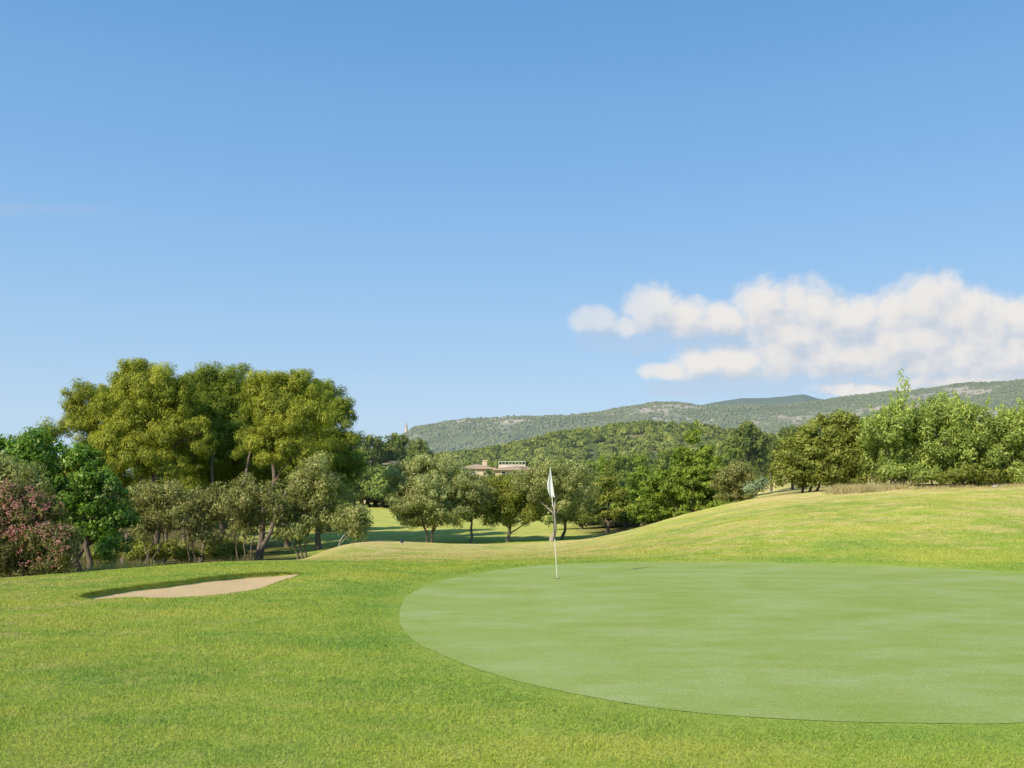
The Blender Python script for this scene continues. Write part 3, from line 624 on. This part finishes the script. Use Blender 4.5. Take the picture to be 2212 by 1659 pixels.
def woods_far(N,zf,d0,d1,u0,u1,s0,s1,rs,mat,label,thr):
    d=R.uniform(d0,d1,N); u=R.uniform(u0,u1,N); x=u*d; y=d
    k=fbm(x*rs,y*rs,6,31)<thr; k|=R.random(N)<.15; x=x[k];y=y[k]; z=zf(x,y); n=len(x)
    s=R.uniform(s0,s1,n); V=IV[None]*(s[:,None,None]*R.uniform(.75,1.25,(n,12,1)))*np.array([1,1,.7])+np.stack([x,y,z+s*.2],1)[:,None,:]
    Fc=(IF[None]+np.arange(n)[:,None,None]*12).reshape(-1,3)
    o=mesh_np('forest',V.reshape(-1,3),Fc,mat,None,dict(shade=np.repeat(np.clip(R.normal(.45,.25,n),0,1),12)),True); tag(o,label,'forest',None,'stuff')
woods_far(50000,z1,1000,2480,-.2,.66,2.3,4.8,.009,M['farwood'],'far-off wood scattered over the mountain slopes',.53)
def woods_mid(N,zf,d0,d1,u0,u1,mat,label):
    d=R.uniform(d0,d1,N); u=R.uniform(u0,u1,N); x=u*d; z=zf(x,d)
    m=110; s=R.uniform(1.6,3.7,N)
    ld=R.normal(size=(N,m,3)); ld/=np.linalg.norm(ld,axis=2,keepdims=True); ld[...,2]=np.abs(ld[...,2])*1.1-.3
    lump=1+.25*np.sin(ld[...,0:1]*7+d[:,None,None])*np.cos(ld[...,1:2]*6+x[:,None,None])
    pos=np.stack([x,d,z+s*.7],1)[:,None,:]+ld*s[:,None,None]*lump*np.array([1,1,.9])
    nr=ld+R.normal(0,.4,ld.shape); nr/=np.linalg.norm(nr,axis=2,keepdims=True); t=np.cross(nr,R.normal(size=ld.shape)); t/=np.linalg.norm(t,axis=2,keepdims=True); b=np.cross(nr,t)
    q=(s*.34)[:,None,None]
    V=np.stack([pos-t*q*.7-b*q*.5,pos+t*q*.7-b*q*.5,pos+b*q],2).reshape(-1,3)
    S=np.repeat(np.clip(np.repeat(R.normal(.45,.25,N),m)+R.normal(0,.12,N*m),0,1),3)
    o=mesh_np('forest',V,np.arange(len(V)).reshape(-1,3),mat,None,dict(shade=S)); tag(o,label,'forest',None,'stuff')
woods_mid(3800,z2,405,680,-.13,.62,M['hillwood'],'pine wood covering the low hill in front of the mountain')

# ------------------------------------------------------------ flagstick
white=surf_mat('white_paint',[(.3,(.74,.74,.72)),(.7,(.82,.82,.8))],6,.4,0)
cream=surf_mat('cream_fibreglass',[(.3,(.68,.64,.54)),(.7,(.76,.72,.62))],6,.4,0)
black=surf_mat('black_band',[(.3,(.03,.03,.03)),(.7,(.06,.06,.06))],6,.5,0)
fx,fy,_=W(1204,1250,17.0); fz=H(fx,fy)+.006
fl=empty('golf_flag',(fx,fy,fz),'white golf flag hanging on a thin flagstick in the hole','flag')
def pp(t): return Vector((-.135*t,.02*t,-.05+2.17*t))
MB().tube([pp(0),pp(.2),pp(.37)],[.0085,.0085,.008],10).build('lower_pole',cream,fl,True)
MB().tube([pp(.37),pp(.5),pp(.66)],[.0085,.0085,.008],10).build('black_pole_band',black,fl,True)
MB().tube([pp(.66),pp(.8),pp(1.0),pp(1.006)],[.008,.0075,.007,.002],10).build('upper_pole',white,fl,True)
cloth,nt,out=new_mat('flag_cloth')
d_=nt.nodes.new('ShaderNodeBsdfDiffuse'); t_=nt.nodes.new('ShaderNodeBsdfTranslucent'); mx=nt.nodes.new('ShaderNodeMixShader'); mx.inputs[0].default_value=.3
cc=ramp(nt,noise(nt,30,3),[(.3,(.84,.83,.80)),(.7,(.88,.87,.84))]); nt.links.new(cc,d_.inputs[0]); nt.links.new(cc,t_.inputs[0])
nt.links.new(d_.outputs[0],mx.inputs[1]); nt.links.new(t_.outputs[0],mx.inputs[2]); nt.links.new(mx.outputs[0],out.inputs[0])
ns,ntt=30,22; V=[];Fc=[]
for i in range(ns):
    s=i/(ns-1)
    for j in range(ntt):
        t=j/(ntt-1)
        wl=.010+.075*min(1,s/.72)**1.1; wr=.007+.042*s
        xx=-wl*t+wr*(1-t)
        yy=-.014-.022*math.sin(t*8+s*1.5)*min(1,s*2.5+.15)
        drop=.55 if t<.55 else .55-.16*(t-.55)/.45
        zz=-.015-drop*s+.02*math.sin(t*6)*s*s
        b=pp(.998); V.append((b.x+xx+.135*.25*s,b.y+yy,b.z+zz))
for i in range(ns-1):
    for j in range(ntt-1):
        a=i*ntt+j; Fc.append((a,a+1,a+ntt+1,a+ntt))
mesh_np('flag',V,Fc,cloth,fl,None,True)
MB().tube([Vector((0,0,.0)),Vector((0,0,.003))],[.054,.054],24).build('hole_rim',black,fl)
m=MB(); m.v=[(0.053*math.cos(a*math.pi/12),0.053*math.sin(a*math.pi/12),.002) for a in range(24)]; m.f=[tuple(range(24))]; m.build('hole',black,fl)
mx_,my_,_=W(868,1164,34.5); tm=empty('tee_marker',(mx_,my_,H(mx_,my_)),'small dark blue marker on the far mound beside the sand sliver','marker')
blue=surf_mat('blue_plastic',[(.3,(.015,.02,.06)),(.7,(.02,.03,.09))],6,.4,0)
MB().tube([(0,0,-.03),(0,0,.03),(0,0,.14),(0,0,.17)],[.07,.065,.032,.005],12).build('marker_body',blue,tm,True)
MB().tube([(0,0,.165),(0,0,.19),(0,0,.2)],[.02,.02,.003],10).build('marker_cap',blue,tm,True)
stone=surf_mat('pale_stone',[(.3,(.3,.26,.2)),(.7,(.5,.44,.35))],8,.95,.5)
for i,(X,d,s,lab) in enumerate([(182,25.5,.16,'pale stone on the left at the foot of the carob tree'),(200,26,.2,'larger pale stone beside the first at the foot of the carob tree'),(2150,32.2,.14,'pale stone at the right under the ridge shrubs')]):
    x=(X-CX)/F*d; n=IV*R.uniform(.75,1.2,(12,1))*np.array([1.2,1,.7])*s
    o=mesh_np('stone',n,IF,stone,None,None); sm=o.modifiers.new('s','SUBSURF'); sm.levels=1; sm.render_levels=2; o.location=(x,d,H(x,d)+s*.25); tag(o,lab,'stone')

# ------------------------------------------------------------ buildings
wallm=surf_mat('cream_wall',[(.3,(.60,.47,.33)),(.7,(.68,.56,.42))],1.5,.9,.2)
wallp=surf_mat('pale_wall',[(.3,(.60,.52,.43)),(.7,(.7,.62,.52))],1.5,.9,.2)
roofm=surf_mat('terracotta_tiles',[(.3,(.42,.29,.19)),(.7,(.56,.42,.30))],3,.9,.6,12)
stonem=surf_mat('stone_wall',[(.3,(.22,.17,.12)),(.7,(.36,.3,.21))],4,.95,.6)
glass=surf_mat('window_glass',[(.3,(.03,.035,.04)),(.7,(.07,.08,.09))],2,.15,0)
def windows(root, L):
    for (x,y,z,w,h) in L:
        m=MB(); t=.09
        m.box(x-w/2,x-w/2+t,y-.05,y-.002,z,z+h).box(x+w/2-t,x+w/2,y-.05,y-.002,z,z+h).box(x-w/2+t,x+w/2-t,y-.05,y-.002,z+h-t,z+h).box(x-w/2+t,x+w/2-t,y-.06,y-.002,z,z+t)
        f=m.build('window',white,root); MB().box(x-w/2+t,x+w/2-t,y-.02,y-.001,z+t,z+h-t).build('pane',glass,f)
d=170; bx,by,_=W(1078,1030,d); bz=H(bx,by)
hs=empty('farmhouse',(bx,by,bz),'long cream house with low terracotta roofs behind the olive trees','house')
zr=lambda Y: CZ-(Y-HY)/F*170-bz
k=d/F
xa=lambda X:(X-1078)*k
MB().box(xa(990),xa(1068),0,7,-.5,zr(1012)).build('wall',wallm,hs)
MB().box(xa(1068)+.003,xa(1168),-1.2,6.4,-.5,zr(1016)).build('side_wing_wall',wallm,hs)
r1=MB().hip(xa(984),xa(1072),-.6,7.6,zr(1011),zr(1001),1.0).build('roof',roofm,hs)
MB().box(xa(1041),xa(1051),2.2,3.1,zr(1010),zr(995)).box(xa(1040),xa(1052),2.1,3.2,zr(995)+.003,zr(993)).build('chimney',wallm,r1)
MB().hip(xa(1064),xa(1174),-1.9,7.0,zr(1014),zr(1005),1.0).build('roof',roofm,hs)
MB().box(xa(1076),xa(1136),4.2,6.2,zr(1012),zr(1002)).build('roof_terrace_wall',wallp,hs)
m=MB()
for i in range(9): m.box(xa(1076+i*7.4),xa(1076+i*7.4)+.06,4.15,4.2,zr(1002)+.003,zr(996))
m.box(xa(1076),xa(1136),4.13,4.22,zr(996)+.003,zr(995)); m.build('terrace_railing',white,hs)
windows(hs,[(xa(1002),0,zr(1024),.9,1.0),(xa(1022),0,zr(1024),.9,1.0),(xa(1054),0,zr(1024),.9,1.0),(xa(1088),-1.2,zr(1027),.8,.8),(xa(1112),-1.2,zr(1027),.8,.8),(xa(1140),-1.2,zr(1027),.8,.8),(xa(1158),-1.2,zr(1027),.8,.8)])
d=128; bx,by,_=W(790,1000,d); bz=H(bx,by); k=d/F
zr=lambda Y: CZ-(Y-HY)/F*d-bz
h2=empty('small_house',(bx,by,bz),'small pale house end peeking out right of the tall pines','house')
MB().box(-12*k,10*k,0,4,-.5,zr(997)).build('wall',wallp,h2)
MB().hip(-15*k,13*k,-.4,4.4,zr(996),zr(990),1.0).build('roof',roofm,h2)
windows(h2,[(-4*k,0,zr(1012),.6,.8),(4*k,0,zr(1012),.6,.8)])
d=124; bx,by,_=W(848,1006,d); bz=H(bx,by); k=d/F
h3=empty('stone_house',(bx,by,bz),'low stone house half hidden under the distant dark pines','house')
MB().box(-20*k,20*k,0,4,-.5,zr(1002)).build('wall',stonem,h3)
MB().hip(-22*k,22*k,-.4,4.4,zr(1001),zr(995),1.0).build('roof',stonem,h3)
windows(h3,[(-14*k,0,zr(1012),.6,.6),(0,0,zr(1012),.6,.6),(12*k,0,zr(1012),.6,.6)])
for i in range(9):
    X=765+i*15; place(X, random.uniform(1006,1016), 116+random.uniform(-3,3),'bush',*gl['bush'],1.0)
d=2380; x=(878-CX)/F*d; zt=float(z1(np.array([x]),np.array([float(d)]))[0])
tw=empty('lookout_tower',(x,d,zt),'tiny pale tower with a pointed top on the left end of the mountain ridge','tower')
tws=surf_mat('pale_pink_render',[(.3,(.6,.46,.4)),(.7,(.7,.56,.5))],.2,.9,0)
MB().tube([(0,0,-8),(0,0,6),(0,0,16),(0,0,16.5)],[6,5.2,4.0,5.2],8).build('tower_body',tws,tw)
MB().tube([(0,0,16.5),(0,0,23)],[3.0,2.6],8).build('lantern_room',tws,tw)
MB().tube([(0,0,23),(0,0,23.8),(0,0,38)],[3.6,3.0,.2],8).build('spire',roofm,tw)

# ------------------------------------------------------------ world
w=bpy.data.worlds.new('World'); SC.world=w; w.use_nodes=True; nt=w.node_tree; nt.nodes.clear()
EL=math.radians(31); AZ=math.radians(223)
sky=nt.nodes.new('ShaderNodeTexSky'); sky.sky_type='NISHITA'; sky.sun_disc=False; sky.sun_elevation=EL; sky.sun_rotation=AZ
sky.air_density=1.0; sky.dust_density=.4; sky.ozone_density=2.0; sky.altitude=100
bg=nt.nodes.new('ShaderNodeBackground'); wo=nt.nodes.new('ShaderNodeOutputWorld'); STR=.15
tc=nt.nodes.new('ShaderNodeTexCoord'); sx=nt.nodes.new('ShaderNodeSeparateXYZ'); nt.links.new(tc.outputs['Generated'],sx.inputs[0])
yy=mathn(nt,'MAXIMUM',sx.outputs[1],.05)
u=mathn(nt,'DIVIDE',sx.outputs[0],yy); v=mathn(nt,'DIVIDE',sx.outputs[2],yy)
cb=nt.nodes.new('ShaderNodeCombineXYZ'); nt.links.new(u,cb.inputs[0]); nt.links.new(v,cb.inputs[1])
PU=[(1288,690,48,28),(1345,702,44,18),(1412,666,54,48),(1480,684,60,38),(1555,694,60,38),(1655,668,60,60),(1745,664,74,60),(1840,692,84,54),(1935,680,68,58),(2020,660,76,64),(2110,684,84,58),(2210,700,90,56),(2320,690,90,60),
 (1440,802,54,18),(1510,786,54,32),(1590,782,60,34),(1690,776,76,36),(1790,770,86,42),(1900,766,90,42),(2000,772,94,44),(2110,768,100,48),(2230,766,120,52),(2130,825,190,22),(1860,842,100,14),(1960,732,160,38),(2130,732,130,38),(1740,722,130,34)]
def vm(op,a,b,c=None):
    n=nt.nodes.new('ShaderNodeVectorMath'); n.operation=op
    for i,q in enumerate((a,b,c)):
        if q is None: continue
        if isinstance(q,bpy.types.NodeSocket): nt.links.new(q,n.inputs[i])
        else: n.inputs[i].default_value=q
    return n
def density(p):
    wn=nt.nodes.new('ShaderNodeTexNoise'); wn.inputs['Scale'].default_value=22; wn.inputs['Detail'].default_value=3; nt.links.new(p,wn.inputs['Vector'])
    off=vm('MULTIPLY_ADD',vm('SUBTRACT',wn.outputs['Color'],(.5,.5,.5)).outputs[0],(.030,.020,0),p).outputs[0]
    q=None
    for (X,Y,a,b) in PU:
        a=a*1.22/F; b=b*1.2/F; cu=(X-CX)/F; cv=(HY-Y)/F
        e=vm('MULTIPLY_ADD',off,(1/a,1/b,0),(-cu/a,-cv/b,0)).outputs[0]
        dd=vm('DOT_PRODUCT',e,e).outputs['Value']
        q=dd if q is None else mathn(nt,'SMOOTH_MIN',q,dd,.4)
    n1=nt.nodes.new('ShaderNodeTexNoise'); n1.inputs['Scale'].default_value=38; n1.inputs['Detail'].default_value=8; n1.inputs['Roughness'].default_value=.55; nt.links.new(p,n1.inputs['Vector'])
    nz=mathn(nt,'MULTIPLY',mathn(nt,'SUBTRACT',n1.outputs['Fac'],.5),1.9)
    return mathn(nt,'ADD',mathn(nt,'SUBTRACT',1.0,q),nz)
D0=density(cb.outputs[0]); p2=vm('ADD',cb.outputs[0],(-.010,.020,0)).outputs[0]; D1=density(p2)
def sm(sock,a,b):
    n=nt.nodes.new('ShaderNodeMapRange'); n.interpolation_type='SMOOTHSTEP'; n.inputs[1].default_value=a; n.inputs[2].default_value=b; nt.links.new(sock,n.inputs[0]); return n.outputs[0]
lit=sm(mathn(nt,'SUBTRACT',D0,D1),-1.15,.85)  # paints lit and shaded cloud sides from the density difference towards the sun
a1=mathn(nt,'MULTIPLY',sm(D0,-.3,.85),mapr(nt,lit,.1,.7,.88,.96))
a2=mathn(nt,'MULTIPLY',sm(D1,-.6,1.0),.38)                     # thin shaded veil hanging under the bright tops
alpha=mathn(nt,'SUBTRACT',1.0,mathn(nt,'MULTIPLY',mathn(nt,'SUBTRACT',1.0,a1),mathn(nt,'SUBTRACT',1.0,a2)))
alpha=mathn(nt,'MULTIPLY',alpha,sm(sx.outputs[1],.05,.2))
alpha=mathn(nt,'MULTIPLY',alpha,mapr(nt,u,.09,.19,.6,1.0))
ccol=mixc(nt,lit,(.54/STR,.60/STR,.69/STR),(.86/STR,.83/STR,.80/STR))
grad=ramp(nt,sx.outputs[2],[(0,(.53,.69,.86)),(.08,(.49,.665,.865)),(.134,(.42,.625,.865)),(.232,(.31,.545,.85)),(.325,(.235,.47,.81)),(.483,(.14,.36,.70)),(1,(.085,.25,.59))])
grad=mixc(nt,1,grad,(1/STR,1/STR,1/STR),'MULTIPLY')
skyc=mixc(nt,.10,grad,sky.outputs[0])
c=mixc(nt,alpha,skyc,ccol)
e=vm('MULTIPLY_ADD',cb.outputs[0],(F/170,F/16,0),(-(50-CX)/170,-(HY-452)/16,0)).outputs[0]
wz=nt.nodes.new('ShaderNodeTexNoise'); wz.inputs['Scale'].default_value=14; wz.inputs['Detail'].default_value=3; nt.links.new(cb.outputs[0],wz.inputs['Vector'])
wsp=mathn(nt,'ADD',mathn(nt,'SUBTRACT',1.0,vm('DOT_PRODUCT',e,e).outputs['Value']),mathn(nt,'MULTIPLY',mathn(nt,'SUBTRACT',wz.outputs['Fac'],.5),2.5))
wa=mathn(nt,'MULTIPLY',mathn(nt,'MULTIPLY',sm(wsp,-.3,1.6),.12),sm(sx.outputs[1],.05,.2))
c=mixc(nt,wa,c,(.75/STR,.66/STR,.72/STR))
nt.links.new(c,bg.inputs[0]); bg.inputs[1].default_value=STR; nt.links.new(bg.outputs[0],wo.inputs[0])

sun=bpy.data.lights.new('sun','SUN'); sun.energy=5.0; sun.angle=math.radians(.5); sun.color=(1,.90,.68)
so=bpy.data.objects.new('sun',sun); COL.objects.link(so)
dv=Vector((-math.sin(AZ)*math.cos(EL),-math.cos(AZ)*math.cos(EL),-math.sin(EL))); so.rotation_euler=dv.to_track_quat('-Z','Y').to_euler(); so.location=(-20,-15,30)
cam=bpy.data.cameras.new('camera'); co=bpy.data.objects.new('camera',cam); COL.objects.link(co)
co.location=(0,0,CZ); co.rotation_euler=(math.pi/2,0,0); cam.sensor_width=36; cam.lens=F/2212*36
cam.shift_y=(HY-829.5)/2212; cam.clip_end=12000; SC.camera=co
SC.view_settings.view_transform='Standard'
